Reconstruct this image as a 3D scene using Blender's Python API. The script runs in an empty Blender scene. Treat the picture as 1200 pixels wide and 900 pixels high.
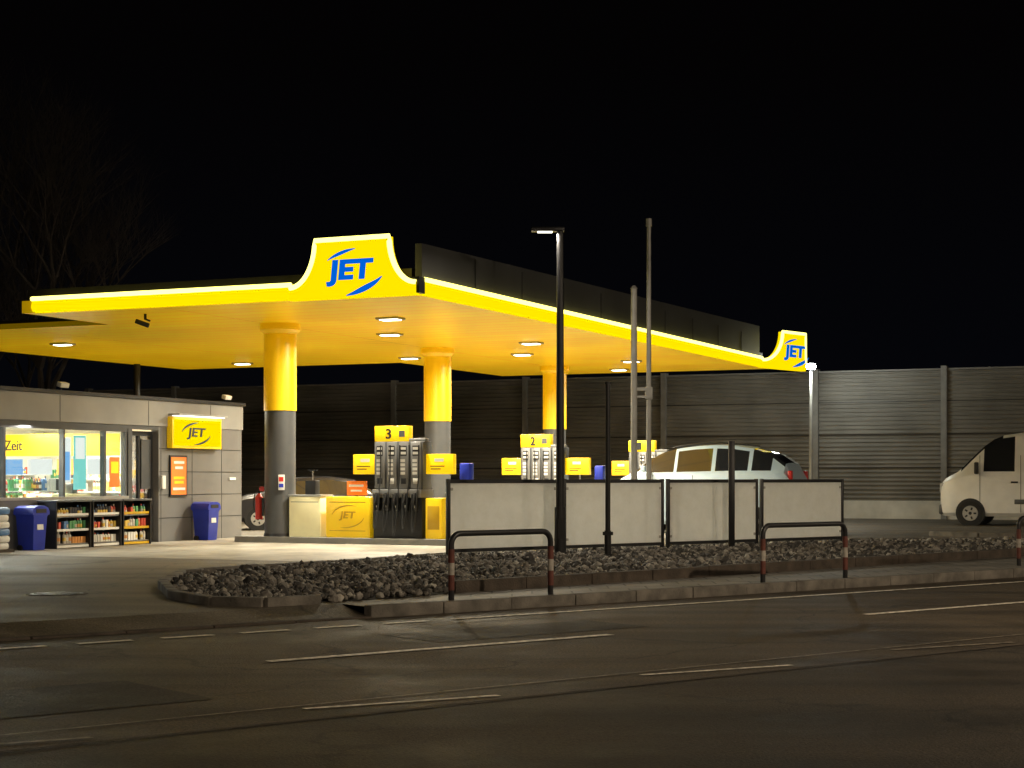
import bpy, bmesh, math, random
from mathutils import Vector, Matrix, Euler
random.seed(7)
sc = bpy.context.scene
sc.view_settings.view_transform='Standard'; sc.view_settings.look='None'
sc.view_settings.exposure=0; sc.view_settings.gamma=1
COL = sc.collection
# ------------------------------------------------------------ materials
def mat(name, col, rough=0.6, metal=0.0, emis=None, es=0.0, var=0.0, vscale=3.0, bump=0.0, bscale=40.0, spec=0.5, coat=0.0):
    m=bpy.data.materials.new(name); m.use_nodes=True
    nt=m.node_tree; b=nt.nodes['Principled BSDF']
    b.inputs['Base Color'].default_value=(*col,1); b.inputs['Roughness'].default_value=rough
    b.inputs['Metallic'].default_value=metal
    b.inputs['Specular IOR Level'].default_value=spec
    b.inputs['Coat Weight'].default_value=coat
    if emis:
        b.inputs['Emission Color'].default_value=(*emis,1); b.inputs['Emission Strength'].default_value=es
    tc=nt.nodes.new('ShaderNodeTexCoord')
    if var>0:
        n=nt.nodes.new('ShaderNodeTexNoise'); n.inputs['Scale'].default_value=vscale; n.inputs['Detail'].default_value=6
        nt.links.new(tc.outputs['Object'],n.inputs['Vector'])
        r=nt.nodes.new('ShaderNodeMapRange'); r.inputs['From Min'].default_value=.3; r.inputs['From Max'].default_value=.7
        r.inputs['To Min'].default_value=1-var; r.inputs['To Max'].default_value=1+var
        nt.links.new(n.outputs['Fac'],r.inputs['Value'])
        mx=nt.nodes.new('ShaderNodeVectorMath'); mx.operation='SCALE'; mx.inputs[0].default_value=col
        nt.links.new(r.outputs['Result'],mx.inputs['Scale'])
        nt.links.new(mx.outputs['Vector'],b.inputs['Base Color'])
    if bump>0:
        n2=nt.nodes.new('ShaderNodeTexNoise'); n2.inputs['Scale'].default_value=bscale; n2.inputs['Detail'].default_value=4
        nt.links.new(tc.outputs['Object'],n2.inputs['Vector'])
        bp=nt.nodes.new('ShaderNodeBump'); bp.inputs['Strength'].default_value=bump; bp.inputs['Distance'].default_value=.02
        nt.links.new(n2.outputs['Fac'],bp.inputs['Height']); nt.links.new(bp.outputs['Normal'],b.inputs['Normal'])
    return m
def emit(name,col,s):
    m=bpy.data.materials.new(name); m.use_nodes=True; nt=m.node_tree; nt.nodes.clear()
    e=nt.nodes.new('ShaderNodeEmission'); e.inputs[0].default_value=(*col,1); e.inputs[1].default_value=s
    o=nt.nodes.new('ShaderNodeOutputMaterial'); nt.links.new(e.outputs[0],o.inputs[0]); return m
def glassmat(name,tint=(.9,.95,.95),gl=.1):
    m=bpy.data.materials.new(name); m.use_nodes=True; nt=m.node_tree; nt.nodes.clear()
    t=nt.nodes.new('ShaderNodeBsdfTransparent'); t.inputs[0].default_value=(*tint,1)
    g=nt.nodes.new('ShaderNodeBsdfGlossy'); g.inputs['Roughness'].default_value=.03
    mx=nt.nodes.new('ShaderNodeMixShader'); mx.inputs[0].default_value=gl
    o=nt.nodes.new('ShaderNodeOutputMaterial')
    nt.links.new(t.outputs[0],mx.inputs[1]); nt.links.new(g.outputs[0],mx.inputs[2]); nt.links.new(mx.outputs[0],o.inputs[0]); return m

def asphalt(name, col, col2, wear=.5, crack=True, rough=.62):
    m=bpy.data.materials.new(name); m.use_nodes=True; nt=m.node_tree; b=nt.nodes['Principled BSDF']
    L=nt.links.new; N=nt.nodes.new
    tc=N('ShaderNodeTexCoord')
    big=N('ShaderNodeTexNoise'); big.inputs['Scale'].default_value=.45; big.inputs['Detail'].default_value=8; big.inputs['Roughness'].default_value=.72
    fine=N('ShaderNodeTexNoise'); fine.inputs['Scale'].default_value=34; fine.inputs['Detail'].default_value=3; fine.inputs['Roughness'].default_value=.8
    L(tc.outputs['Object'],big.inputs['Vector']); L(tc.outputs['Object'],fine.inputs['Vector'])
    mp=N('ShaderNodeMapping'); mp.inputs['Rotation'].default_value=(0,0,-math.atan2(.632,.775)); mp.inputs['Scale'].default_value=(.05,1.5,1)
    L(tc.outputs['Object'],mp.inputs['Vector'])
    st=N('ShaderNodeTexNoise'); st.inputs['Scale'].default_value=1; st.inputs['Detail'].default_value=5; L(mp.outputs['Vector'],st.inputs['Vector'])
    av=N('ShaderNodeMath'); av.operation='ADD'; L(big.outputs['Fac'],av.inputs[0]); L(st.outputs['Fac'],av.inputs[1])
    hv=N('ShaderNodeMath'); hv.operation='MULTIPLY'; hv.inputs[1].default_value=.5; L(av.outputs[0],hv.inputs[0])
    r=N('ShaderNodeValToRGB'); r.color_ramp.elements[0].position=.42; r.color_ramp.elements[1].position=.60
    r.color_ramp.elements[0].color=(*col,1); r.color_ramp.elements[1].color=(*col2,1)
    L(hv.outputs[0],r.inputs['Fac'])
    mr=N('ShaderNodeMapRange'); mr.inputs['From Min'].default_value=.38; mr.inputs['From Max'].default_value=.66
    mr.inputs['To Min'].default_value=1-wear; mr.inputs['To Max'].default_value=1+wear*1.6
    L(fine.outputs['Fac'],mr.inputs['Value'])
    sc_=N('ShaderNodeVectorMath'); sc_.operation='SCALE'; L(r.outputs['Color'],sc_.inputs[0]); L(mr.outputs['Result'],sc_.inputs['Scale'])
    out=sc_.outputs['Vector']
    if crack:
        v=N('ShaderNodeTexVoronoi'); v.feature='DISTANCE_TO_EDGE'; v.inputs['Scale'].default_value=.22
        w=N('ShaderNodeTexNoise'); w.inputs['Scale'].default_value=1.2; w.inputs['Detail'].default_value=5
        L(tc.outputs['Object'],w.inputs['Vector'])
        ad=N('ShaderNodeVectorMath'); ad.operation='MULTIPLY_ADD'; ad.inputs[1].default_value=(1.4,1.4,0)
        L(w.outputs['Color'],ad.inputs[0]); L(tc.outputs['Object'],ad.inputs[2]); L(ad.outputs[0],v.inputs['Vector'])
        cr=N('ShaderNodeMapRange'); cr.inputs['From Min'].default_value=0; cr.inputs['From Max'].default_value=.008
        cr.inputs['To Min'].default_value=.35; cr.inputs['To Max'].default_value=1
        L(v.outputs['Distance'],cr.inputs['Value'])
        s2=N('ShaderNodeVectorMath'); s2.operation='SCALE'; L(out,s2.inputs[0]); L(cr.outputs['Result'],s2.inputs['Scale']); out=s2.outputs['Vector']
    L(out,b.inputs['Base Color'])
    rr=N('ShaderNodeMapRange'); rr.inputs['From Min'].default_value=.3; rr.inputs['From Max'].default_value=.7; rr.inputs['To Min'].default_value=rough-.15; rr.inputs['To Max'].default_value=rough+.2
    L(big.outputs['Fac'],rr.inputs['Value']); L(rr.outputs['Result'],b.inputs['Roughness'])
    bp=N('ShaderNodeBump'); bp.inputs['Strength'].default_value=.8; bp.inputs['Distance'].default_value=.015
    f2=N('ShaderNodeTexNoise'); f2.inputs['Scale'].default_value=55; f2.inputs['Detail'].default_value=3
    L(tc.outputs['Object'],f2.inputs['Vector']); L(f2.outputs['Fac'],bp.inputs['Height']); L(bp.outputs['Normal'],b.inputs['Normal'])
    return m
def paving(name,c1,c2,mortar,scale=1.0,bw=.4,bh=.4,stain=0):
    m=bpy.data.materials.new(name); m.use_nodes=True; nt=m.node_tree; b=nt.nodes['Principled BSDF']
    L=nt.links.new; N=nt.nodes.new; tc=N('ShaderNodeTexCoord')
    br=N('ShaderNodeTexBrick'); br.inputs['Color1'].default_value=(*c1,1); br.inputs['Color2'].default_value=(*c2,1); br.inputs['Mortar'].default_value=(*mortar,1)
    br.inputs['Scale'].default_value=scale; br.inputs['Brick Width'].default_value=bw; br.inputs['Row Height'].default_value=bh; br.inputs['Mortar Size'].default_value=.014
    L(tc.outputs['Object'],br.inputs['Vector'])
    n=N('ShaderNodeTexNoise'); n.inputs['Scale'].default_value=.8; n.inputs['Detail'].default_value=9; n.inputs['Roughness'].default_value=.7; L(tc.outputs['Object'],n.inputs['Vector'])
    mr=N('ShaderNodeMapRange'); mr.inputs['From Min'].default_value=.32; mr.inputs['From Max'].default_value=.66; mr.inputs['To Min'].default_value=.5; mr.inputs['To Max'].default_value=1.2
    L(n.outputs['Fac'],mr.inputs['Value'])
    s=N('ShaderNodeVectorMath'); s.operation='SCALE'; L(br.outputs['Color'],s.inputs[0]); L(mr.outputs['Result'],s.inputs['Scale'])
    L(s.outputs['Vector'],b.inputs['Base Color']); b.inputs['Roughness'].default_value=.6
    return m

M={}
M['road']=asphalt('asphalt_road',(.038,.030,.021),(.092,.071,.047))
M['road2']=asphalt('asphalt_old',(.022,.018,.013),(.054,.042,.029))
M['patch']=asphalt('asphalt_patch',(.020,.016,.013),(.035,.029,.022),crack=False)
M['fore']=asphalt('asphalt_forecourt',(.080,.067,.047),(.150,.128,.095),wear=.35)
M['conc']=paving('concrete_slabs',(.40,.37,.31),(.35,.32,.27),(.16,.15,.13),1.0,2.5,2.5)
M['pave']=paving('paving_slabs',(.24,.225,.20),(.18,.17,.15),(.07,.065,.06),1.0,.5,.5)
M['kerb']=mat('kerb_concrete',(.15,.135,.115),.8,var=.45,vscale=4,bump=.4)
M['kerbd']=mat('kerb_dark',(.065,.05,.038),.85,var=.4,vscale=5,bump=.5)
M['paint']=mat('road_paint',(.70,.65,.54),.6,var=.6,vscale=13)
M['paintw']=mat('road_paint_worn',(.22,.19,.15),.6,var=.7,vscale=11)
M['gravel']=mat('gravel_stone',(.18,.165,.145),.75,var=.7,vscale=6)
M['gravel_l']=mat('gravel_stone_light',(.34,.32,.28),.75,var=.5,vscale=6); M['gravel_d']=mat('gravel_stone_dark',(.05,.046,.042),.7,var=.5,vscale=6)
M['soil']=mat('soil',(.03,.026,.02),.95,var=.4,bump=.5)
M['dark']=mat('dark_metal',(.022,.022,.024),.4,metal=.3,var=.2)
M['black']=mat('black_plastic',(.012,.012,.013),.45)
M['rubber']=mat('rubber',(.012,.012,.012),.75)
M['gmetal']=mat('galvanised_steel',(.36,.36,.34),.5,metal=.3,var=.15)
M['grey']=mat('grey_panel',(.17,.165,.16),.5,metal=.15,var=.1,vscale=1.5)
M['greyl']=mat('grey_band',(.27,.265,.25),.5,metal=.1,var=.1,vscale=1.5)
M['greyd']=mat('column_grey',(.085,.087,.09),.4,metal=.2,var=.1)
M['pumpg']=mat('pump_grey',(.20,.20,.20),.4,metal=.3,var=.1)
M['label']=mat('label_white',(.66,.65,.62),.5)
M['parapet']=mat('parapet_panel',(.055,.055,.06),.55,metal=.1,var=.2,vscale=.7)
M['yellow']=mat('yellow_lit_panel',(.82,.52,.01),.4,emis=(1,.66,.0),es=.62,var=.04)
M['ybox']=mat('yellow_box_paint_glow',(.82,.54,.01),.4,emis=(1,.62,.0),es=.20,var=.07)  # yellow paint plus a weak self-glow put into the material
M['coly']=mat('yellow_column',(.85,.54,.01),.35,emis=(1,.56,.0),es=.16,var=.06,vscale=.8)  # column yellow has a faint glow painted in; no lamp inside
M['ylit']=emit('yellow_lightbox',(1,.72,.0),1.12)
M['yglow']=emit('yellow_led_edge',(1,.90,.20),3.2)
M['yband']=emit('yellow_fascia',(1,.72,.0),1.15)
M['blue']=emit('blue_letter',(.0,.125,.70),.95)
M['blackt']=mat('black_letter',(.01,.01,.015),.5)
M['yembos']=mat('yellow_emboss',(.55,.33,.01),.4)
M['bluep']=mat('blue_plastic',(.015,.035,.42),.45,var=.15)
M['white']=mat('white_plastic',(.75,.74,.7),.45,var=.05)
M['cream']=mat('cream_panel',(.82,.76,.46),.5,emis=(1,.85,.4),es=.10,var=.08)  # cream panels with a slight glow added to look lighter
M['red']=mat('red_paint',(.55,.03,.02),.4)
M['orange']=mat('orange_poster',(.85,.20,.02),.5,emis=(1,.2,.02),es=.22)
M['silver']=mat('brushed_silver',(.45,.44,.42),.35,metal=.6,var=.1)
M['lamp']=emit('lamp_lens',(1,.93,.75),12)
M['lampw']=emit('lamp_lens_cool',(.95,1,.95),60)
M['lampdim']=emit('lamp_lens_dim',(1,.95,.8),3.5)
M['glass']=glassmat('window_glass',gl=.05)
M['glassd']=glassmat('door_glass',(.5,.5,.5),.14)
M['screenw']=emit('lit_screen_white',(1,.98,.9),1.1)
M['screenb']=emit('lit_screen_blue',(.25,.55,.95),1.0)
M['screeng']=emit('lit_screen_green',(.30,.85,.75),.95)
M['wallin']=mat('interior_wall',(.78,.75,.65),.7)
M['floorin']=mat('interior_floor',(.4,.37,.32),.4)
M['barr']=mat('noise_barrier_metal',(.16,.152,.13),.6,metal=.1,var=.3,vscale=.6)
M['post']=mat('barrier_post',(.20,.195,.18),.6,var=.15)
M['plinth']=mat('plinth_concrete',(.48,.46,.40),.8,var=.25,vscale=1.2,bump=.2)
M['carp']=mat('car_paint_silver_blue',(.52,.68,.82),.3,metal=.1,coat=.6,var=.03)
M['card']=mat('car_paint_dark',(.03,.03,.035),.3,metal=.3,coat=.6)
M['vanp']=mat('van_paint_white',(.84,.84,.81),.35,coat=.4,var=.05)
M['tail']=mat('tail_lamp',(.5,.01,.01),.3)
M['head']=mat('head_lamp',(.7,.7,.7),.15,metal=.4)
M['bark']=mat('bark',(.045,.036,.03),.9,var=.3)
M['rustr']=mat('red_brown_band',(.12,.032,.022),.6,var=.3,vscale=12)
M['whiteb']=mat('white_band',(.36,.33,.29),.6,var=.3,vscale=12)
M['leaf']=mat('leaf',(.03,.045,.02),.7)
M['glassc']=mat('vehicle_glass',(.02,.022,.025),.06,metal=0,coat=1.0,spec=1.0)
for i,c in enumerate([(.62,.10,.07),(.75,.52,.10),(.10,.22,.45),(.75,.72,.65),(.10,.32,.14),(.66,.30,.09),(.04,.04,.05),(.55,.50,.44)]):
    M['p%d'%i]=mat('product_%d'%i,c,.4)
def soffit():
    m=bpy.data.materials.new('soffit_cassettes_glow'); m.use_nodes=True; nt=m.node_tree; b=nt.nodes['Principled BSDF']
    L=nt.links.new; N=nt.nodes.new; tc=N('ShaderNodeTexCoord')
    br=N('ShaderNodeTexBrick'); br.offset=0; br.inputs['Color1'].default_value=(1,1,1,1); br.inputs['Color2'].default_value=(.92,.92,.92,1); br.inputs['Mortar'].default_value=(.40,.40,.40,1)
    br.inputs['Scale'].default_value=1; br.inputs['Brick Width'].default_value=6.0; br.inputs['Row Height'].default_value=.6; br.inputs['Mortar Size'].default_value=.018
    L(tc.outputs['Object'],br.inputs['Vector'])
    n=N('ShaderNodeTexNoise'); n.inputs['Scale'].default_value=.35; n.inputs['Detail'].default_value=3; L(tc.outputs['Object'],n.inputs['Vector'])
    mr=N('ShaderNodeMapRange'); mr.inputs['From Min'].default_value=.25; mr.inputs['From Max'].default_value=.75; mr.inputs['To Min'].default_value=.82; mr.inputs['To Max'].default_value=1.15; L(n.outputs['Fac'],mr.inputs['Value'])
    s=N('ShaderNodeVectorMath'); s.operation='SCALE'; L(br.outputs['Color'],s.inputs[0]); L(mr.outputs['Result'],s.inputs['Scale'])
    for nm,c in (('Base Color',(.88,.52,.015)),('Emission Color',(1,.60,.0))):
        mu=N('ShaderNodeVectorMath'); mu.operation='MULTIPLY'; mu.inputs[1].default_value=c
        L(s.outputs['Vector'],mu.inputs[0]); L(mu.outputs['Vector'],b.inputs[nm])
    b.inputs['Emission Strength'].default_value=.27; b.inputs['Roughness'].default_value=.35  # even yellow glow painted in, standing in for light on the underside
    return m
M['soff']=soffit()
def frosted():
    m=bpy.data.materials.new('frosted_panel'); m.use_nodes=True; nt=m.node_tree; b=nt.nodes['Principled BSDF']
    L=nt.links.new; N=nt.nodes.new; tc=N('ShaderNodeTexCoord')
    n=N('ShaderNodeTexNoise'); n.inputs['Scale'].default_value=3.5; n.inputs['Detail'].default_value=9; n.inputs['Roughness'].default_value=.75
    L(tc.outputs['Object'],n.inputs['Vector'])
    r=N('ShaderNodeValToRGB'); r.color_ramp.elements[0].position=.25; r.color_ramp.elements[0].color=(.80,.81,.79,1); r.color_ramp.elements[1].position=.6; r.color_ramp.elements[1].color=(.90,.91,.90,1)
    L(n.outputs['Fac'],r.inputs['Fac']); L(r.outputs['Color'],b.inputs['Base Color']); b.inputs['Roughness'].default_value=.4
    t=N('ShaderNodeBsdfTranslucent'); L(r.outputs['Color'],t.inputs[0])
    mx=N('ShaderNodeMixShader'); mx.inputs[0].default_value=.36
    o=nt.nodes['Material Output']; L(b.outputs[0],mx.inputs[1]); L(t.outputs[0],mx.inputs[2]); L(mx.outputs[0],o.inputs[0]); return m
M['frost']=frosted()

# ------------------------------------------------------------ mesh builder
class MB:
    def __init__(s): s.v=[]; s.f=[]; s.m=[]; s.names=[]
    def mi(s,k):
        if k not in s.names: s.names.append(k)
        return s.names.index(k)
    def add(s,vs,fs,k):
        o=len(s.v); s.v+= [tuple(v) for v in vs]; i=s.mi(k)
        for f in fs: s.f.append([a+o for a in f]); s.m.append(i)
    def box(s,c,d,k,rz=0,bev=0,rx=0,ry=0):
        bm=bmesh.new(); bmesh.ops.create_cube(bm,size=1)
        for v in bm.verts: v.co=Vector((v.co.x*d[0],v.co.y*d[1],v.co.z*d[2]))
        if bev>0: bmesh.ops.bevel(bm,geom=list(bm.edges),offset=bev,segments=2,affect='EDGES',profile=.5)
        Rm=Euler((rx,ry,rz)).to_matrix(); c=Vector(c)
        bm.verts.index_update()
        s.add([Rm@v.co+c for v in bm.verts],[[v.index for v in f.verts] for f in bm.faces],k); bm.free()
    def bx(s,x0,x1,y0,y1,z0,z1,k,bev=0):
        s.box(((x0+x1)/2,(y0+y1)/2,(z0+z1)/2),(abs(x1-x0),abs(y1-y0),abs(z1-z0)),k,bev=bev)
    def cyl(s,p0,p1,r0,r1,k,seg=16,cap=True):
        p0=Vector(p0);p1=Vector(p1); d=(p1-p0).normalized()
        a=d.orthogonal().normalized(); b=d.cross(a)
        vs=[]; 
        for p,r in((p0,r0),(p1,r1)):
            for i in range(seg):
                t=2*math.pi*i/seg; vs.append(p+a*math.cos(t)*r+b*math.sin(t)*r)
        fs=[[i,(i+1)%seg,seg+(i+1)%seg,seg+i] for i in range(seg)]
        if cap: fs+=[list(range(seg))[::-1],list(range(seg,2*seg))]
        s.add(vs,fs,k)
    def tube(s,path,r,k,seg=8):
        P=[Vector(p) for p in path]; vs=[]; n=len(P); a=None
        for i,p in enumerate(P):
            d=(P[min(i+1,n-1)]-P[max(i-1,0)]).normalized()
            if a is None: a=d.orthogonal().normalized()
            a=(a-d*a.dot(d)).normalized(); b=d.cross(a)
            for j in range(seg):
                t=2*math.pi*j/seg; vs.append(p+a*math.cos(t)*r+b*math.sin(t)*r)
        fs=[[i*seg+j,i*seg+(j+1)%seg,(i+1)*seg+(j+1)%seg,(i+1)*seg+j] for i in range(n-1) for j in range(seg)]
        fs+=[list(range(seg))[::-1],[ (n-1)*seg+j for j in range(seg)]]
        s.add(vs,fs,k)
    def prism(s,pts,fn,t0,t1,k):
        n=len(pts); vs=[fn(p,t0) for p in pts]+[fn(p,t1) for p in pts]
        fs=[[i,(i+1)%n,n+(i+1)%n,n+i] for i in range(n)]+[list(range(n))[::-1],list(range(n,2*n))]
        s.add(vs,fs,k)
    def obj(s,name,parent=None,loc=(0,0,0),rz=0,smooth=True,rot=None):
        me=bpy.data.meshes.new(name); me.from_pydata(s.v,[],s.f); 
        for k in s.names: me.materials.append(M[k])
        me.polygons.foreach_set('material_index',s.m)
        bm=bmesh.new(); bm.from_mesh(me); bmesh.ops.recalc_face_normals(bm,faces=bm.faces); bm.to_mesh(me); bm.free()
        if smooth:
            me.polygons.foreach_set('use_smooth',[True]*len(me.polygons)); me.set_sharp_from_angle(angle=math.radians(32))
        me.update(); o=bpy.data.objects.new(name,me); COL.objects.link(o); o.location=loc; o.rotation_euler=rot if rot else (0,0,rz)
        if parent: o.parent=parent
        return o
def empty(name,loc=(0,0,0),rz=0):
    e=bpy.data.objects.new(name,None); COL.objects.link(e); e.location=loc; e.rotation_euler=(0,0,rz); e.empty_display_size=.3; return e
def text(name,st,w,h,loc,rot,k,parent=None,depth=.01,shear=0.,off=.0):
    cu=bpy.data.curves.new('t','FONT'); cu.body=st; cu.size=1; cu.extrude=depth; cu.shear=shear; cu.offset=off; cu.align_x='CENTER'; cu.align_y='CENTER'
    t=bpy.data.objects.new('t',cu); COL.objects.link(t); dg=bpy.context.evaluated_depsgraph_get(); dg.update()
    me=bpy.data.meshes.new_from_object(t.evaluated_get(dg)); bpy.data.objects.remove(t)
    xs=[v.co.x for v in me.vertices]; ys=[v.co.y for v in me.vertices]
    cx=(min(xs)+max(xs))/2; cy=(min(ys)+max(ys))/2; sx=w/(max(xs)-min(xs)); sy=h/(max(ys)-min(ys))
    for v in me.vertices: v.co.x=(v.co.x-cx)*sx; v.co.y=(v.co.y-cy)*sy
    me.materials.clear(); me.materials.append(M[k]); me.name=name
    o=bpy.data.objects.new(name,me); COL.objects.link(o); o.location=loc; o.rotation_euler=rot
    if parent: o.parent=parent
    return o
def crescent(c,rx,rz,a0,a1,th,n=18):
    out=[];inn=[]
    for i in range(n+1):
        t=i/n; a=math.radians(a0+(a1-a0)*t); w=th*math.sin(math.pi*min(1,max(0,t*.9+.05)))
        out.append((c[0]+math.cos(a)*rx,c[1]+math.sin(a)*rz)); inn.append((c[0]+math.cos(a)*(rx-w),c[1]+math.sin(a)*(rz-w)))
    return out+inn[::-1]
def area(name,loc,size,power,col=(1,.95,.85),rot=(0,0,0),parent=None,size_y=None,spread=None):
    l=bpy.data.lights.new(name,'AREA'); l.size=size; l.energy=power; l.color=col
    if size_y: l.shape='RECTANGLE'; l.size_y=size_y
    if spread: l.spread=math.radians(spread)
    o=bpy.data.objects.new(name,l); COL.objects.link(o); o.location=loc; o.rotation_euler=rot
    if parent: o.parent=parent
    return o
def pointl(name,loc,power,col,r=.1,parent=None):
    l=bpy.data.lights.new(name,'POINT'); l.energy=power; l.color=col; l.shadow_soft_size=r
    o=bpy.data.objects.new(name,l); COL.objects.link(o); o.location=loc
    if parent: o.parent=parent
    return o

# ------------------------------------------------------------ frames
TH=math.radians(-24.23); C0=Vector((-1.73,31.6,0)); GZ=.12
ux=Vector((math.cos(TH),math.sin(TH),0)); uy=Vector((-math.sin(TH),math.cos(TH),0))
def S(x,y,z=0): 
    p=C0+ux*x+uy*y; return (p.x,p.y,z)
R0=Vector((-.77,18.56,0)); RA=math.atan2(.632,.775); rr=Vector((math.cos(RA),math.sin(RA),0)); rn=Vector((math.sin(RA),-math.cos(RA),0))
def R(s_,n,z=0):
    p=R0+rr*s_+rn*n; return (p.x,p.y,z)

# ------------------------------------------------------------ ground
b=MB(); b.add([(-400,-300,-.01),(400,-300,-.01),(400,500,-.01),(-400,500,-.01)],[[0,1,2,3]],'soil'); b.obj('ground')
b=MB(); b.add([R(-150,5.6),R(150,5.6),R(150,-.75),R(-150,-.75)],[[0,1,2,3]],'road'); 
b.add([R(-150,13.2),R(150,13.2),R(150,5.6),R(-150,5.6)],[[0,1,2,3]],'road2'); 
def quad(s0,s1,n0,n1,z,k): b.add([R(s0,n1,z),R(s1,n1,z),R(s1,n0,z),R(s0,n0,z)],[[0,1,2,3]],k)
quad(-9.5,-5.2,2.9,4.3,.004,'patch'); quad(3.5,9.0,5.9,7.2,.004,'patch'); quad(-1.5,1.2,1.0,2.0,.004,'patch'); quad(-14,-9.2,6.6,8.4,.004,'patch'); quad(11,24,.6,1.5,.004,'patch')
b.obj('road')
b=MB()
def mark(s0,s1,n,w,k='paint',z=.008,n2=None):
    n2=n if n2 is None else n2
    b.add([R(s0,n+w/2,z),R(s1,n2+w/2,z),R(s1,n2-w/2,z),R(s0,n-w/2,z)],[[0,1,2,3]],k)
for i in range(-30,6): mark(-5.1+.87*i,-5.1+.87*i+.56,0,.11)
mark(.15,140,0,.11)
for i in range(-12,16): mark(-3.65+7.8*i,-3.65+7.8*i+3.9,2.45,.12)
for i in range(-6,16): mark(-5.0+3.1*i,-5.0+3.1*i+1.45,5.15,.06,'paint' if i in(0,1) else 'paintw',.008,5.42)
mark(-40,60,5.0,.03,'paintw'); mark(-30,60,5.6,.05,'kerbd'); mark(-8,-6.2,8.6,.09)
b.obj('road_markings')
b=MB(); far=120
b.add([R(-150,-1.35,GZ),R(-.4,-1.35,GZ),R(-.4,-.90,GZ),R(150,-.90,GZ),R(150,-far,GZ),R(-150,-far,GZ)],[[0,1,2,3,4,5]],'fore')
b.add([R(-150,-.75,.0),R(-.4,-.75,.0),R(-.4,-1.35,GZ),R(-150,-1.35,GZ)],[[0,1,2,3]],'fore')
b.obj('forecourt')
b=MB(); b.add([R(-150,40,.12),R(150,40,.12),R(150,13.35,.12),R(-150,13.35,.12)],[[0,1,2,3]],'pave')
b.obj('pavement')
def manhole(x,y,z,r=.32):
    b=MB(); b.cyl((0,0,-.02),(0,0,.006),r+.05,r+.05,'kerbd',32); b.cyl((0,0,-.02),(0,0,.010),r,r,'dark',32)
    for i in range(-3,4): b.box((0,i*.08,.012),(2*math.sqrt(r*r-(i*.08)**2)*.85,.03,.006),'dark')
    b.obj('manhole_cover',loc=(x,y,z),rz=.5)
manhole(-5.6,21.0,GZ)
b=MB()
def kerbrun(pts,w,z0,z1,k,seglen=1.0,gap=.008):
    for i in range(len(pts)-1):
        p=Vector(pts[i]);q=Vector(pts[i+1]); d=q-p; L=d.length; n=max(1,round(L/seglen)); 
        for j in range(n):
            c=p+d*((j+.5)/n); b.box((c.x+random.uniform(-.006,.006),c.y+random.uniform(-.006,.006),(z0+z1)/2+random.uniform(-.004,.004)),(L/n-gap,w,z1-z0),k,rz=math.atan2(d.y,d.x)+random.uniform(-.006,.006),bev=.015)
kerbrun([R(-.4,-.83)[:2]+(0,),R(60,-.83)[:2]+(0,)],.15,-.02,.135,'kerb')
kerbrun([R(-40,-.78)[:2]+(0,),R(-.4,-.78)[:2]+(0,)],.12,-.02,.025,'kerbd')
kerbrun([R(-30,13.27)[:2]+(0,),R(30,13.27)[:2]+(0,)],.15,-.02,.135,'kerb')
b.obj('road_kerb')
b=MB(); 
b.add([R(.1,-.92,GZ+.004),R(150,-.92,GZ+.004),R(150,-9,GZ+.004),(16.0,37.2,GZ+.004),(9,31.1,GZ+.004),(-.43,21.7,GZ+.004)],[[0,1,2,3,4,5]],'pave'); b.obj('pavement')
b=MB(); b.add([(-8.25,-3.0,0),(1.2,-3.0,0),(1.2,26,0),(-8.25,26,0)],[[0,1,2,3]],'conc'); b.obj('concrete_apron',loc=S(0,0,GZ+.004),rz=TH)
b=MB(); kerbrun([(10.3,42.0,0),(11.2,40.9,0),(13.5,39.9,0),(22,38.2,0)],.14,0,.24,'kerb'); b.obj('traffic_island_kerb')
# ------------------------------------------------------------ gravel bed
G=[(-4.72,24.6),(-4.5,22.3),(-3.95,20.3),(-3.3,19.25),(-2.75,19.05),(-1.22,20.4),(-.43,21.6),(9,31.0),(16,37.1),(16.2,38.6),(14,39.0),(10.8,38.6),(7.2,38.0),(3,34.3),(-1.2,30.8),(-2.55,28.5),(-4.0,26.4)]
def inside(x,y):
    c=False; n=len(G)
    for i in range(n):
        x1,y1=G[i];x2,y2=G[(i+1)%n]
        if (y1>y)!=(y2>y) and x<(x2-x1)*(y-y1)/(y2-y1)+x1: c=not c
    return c
b=MB(); b.add([(x,y,GZ+.008) for x,y in G],[list(range(len(G)))],'soil')
ico=bmesh.new(); bmesh.ops.create_icosphere(ico,subdivisions=1,radius=1); iv=[v.co.copy() for v in ico.verts]; ifc=[[v.index for v in f.verts] for f in ico.faces]; ico.free()
cnt=0
while cnt<13000:
    x=random.uniform(-5,16.2); y=random.uniform(18.9,39)
    if not inside(x,y): continue
    if random.random()>min(1,1.3*(24/y)**1.2): continue
    r=random.uniform(.018,.06) if random.random()<.88 else random.uniform(.06,.095)
    R3=Euler((random.random()*6,random.random()*6,random.random()*6)).to_matrix(); sx,sy,sz=random.uniform(.6,1.2),random.uniform(.6,1.2),random.uniform(.5,.9)
    z=GZ+.02+random.random()*.035
    q=random.random()
    b.add([Vector((x,y,z))+ (R3@Vector((v.x*sx,v.y*sy,v.z*sz)))*r*random.uniform(.8,1.18) for v in iv],ifc,'gravel_l' if q<.12 else ('gravel_d' if q<.55 else 'gravel')); cnt+=1
b.obj('gravel_bed',smooth=False)
b=MB()
kerbrun([(x,y,0) for x,y in [(-4.0,26.5),(-4.78,24.7),(-4.56,22.3),(-4.0,20.2),(-3.35,19.15),(-2.75,18.93),(-2.2,19.4)]],.13,0,.22,'kerb',.5)
kerbrun([(-.75,21.2,0),(9,30.9,0),(16,37.0,0)],.16,0,.27,'kerbd',1.2)
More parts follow.
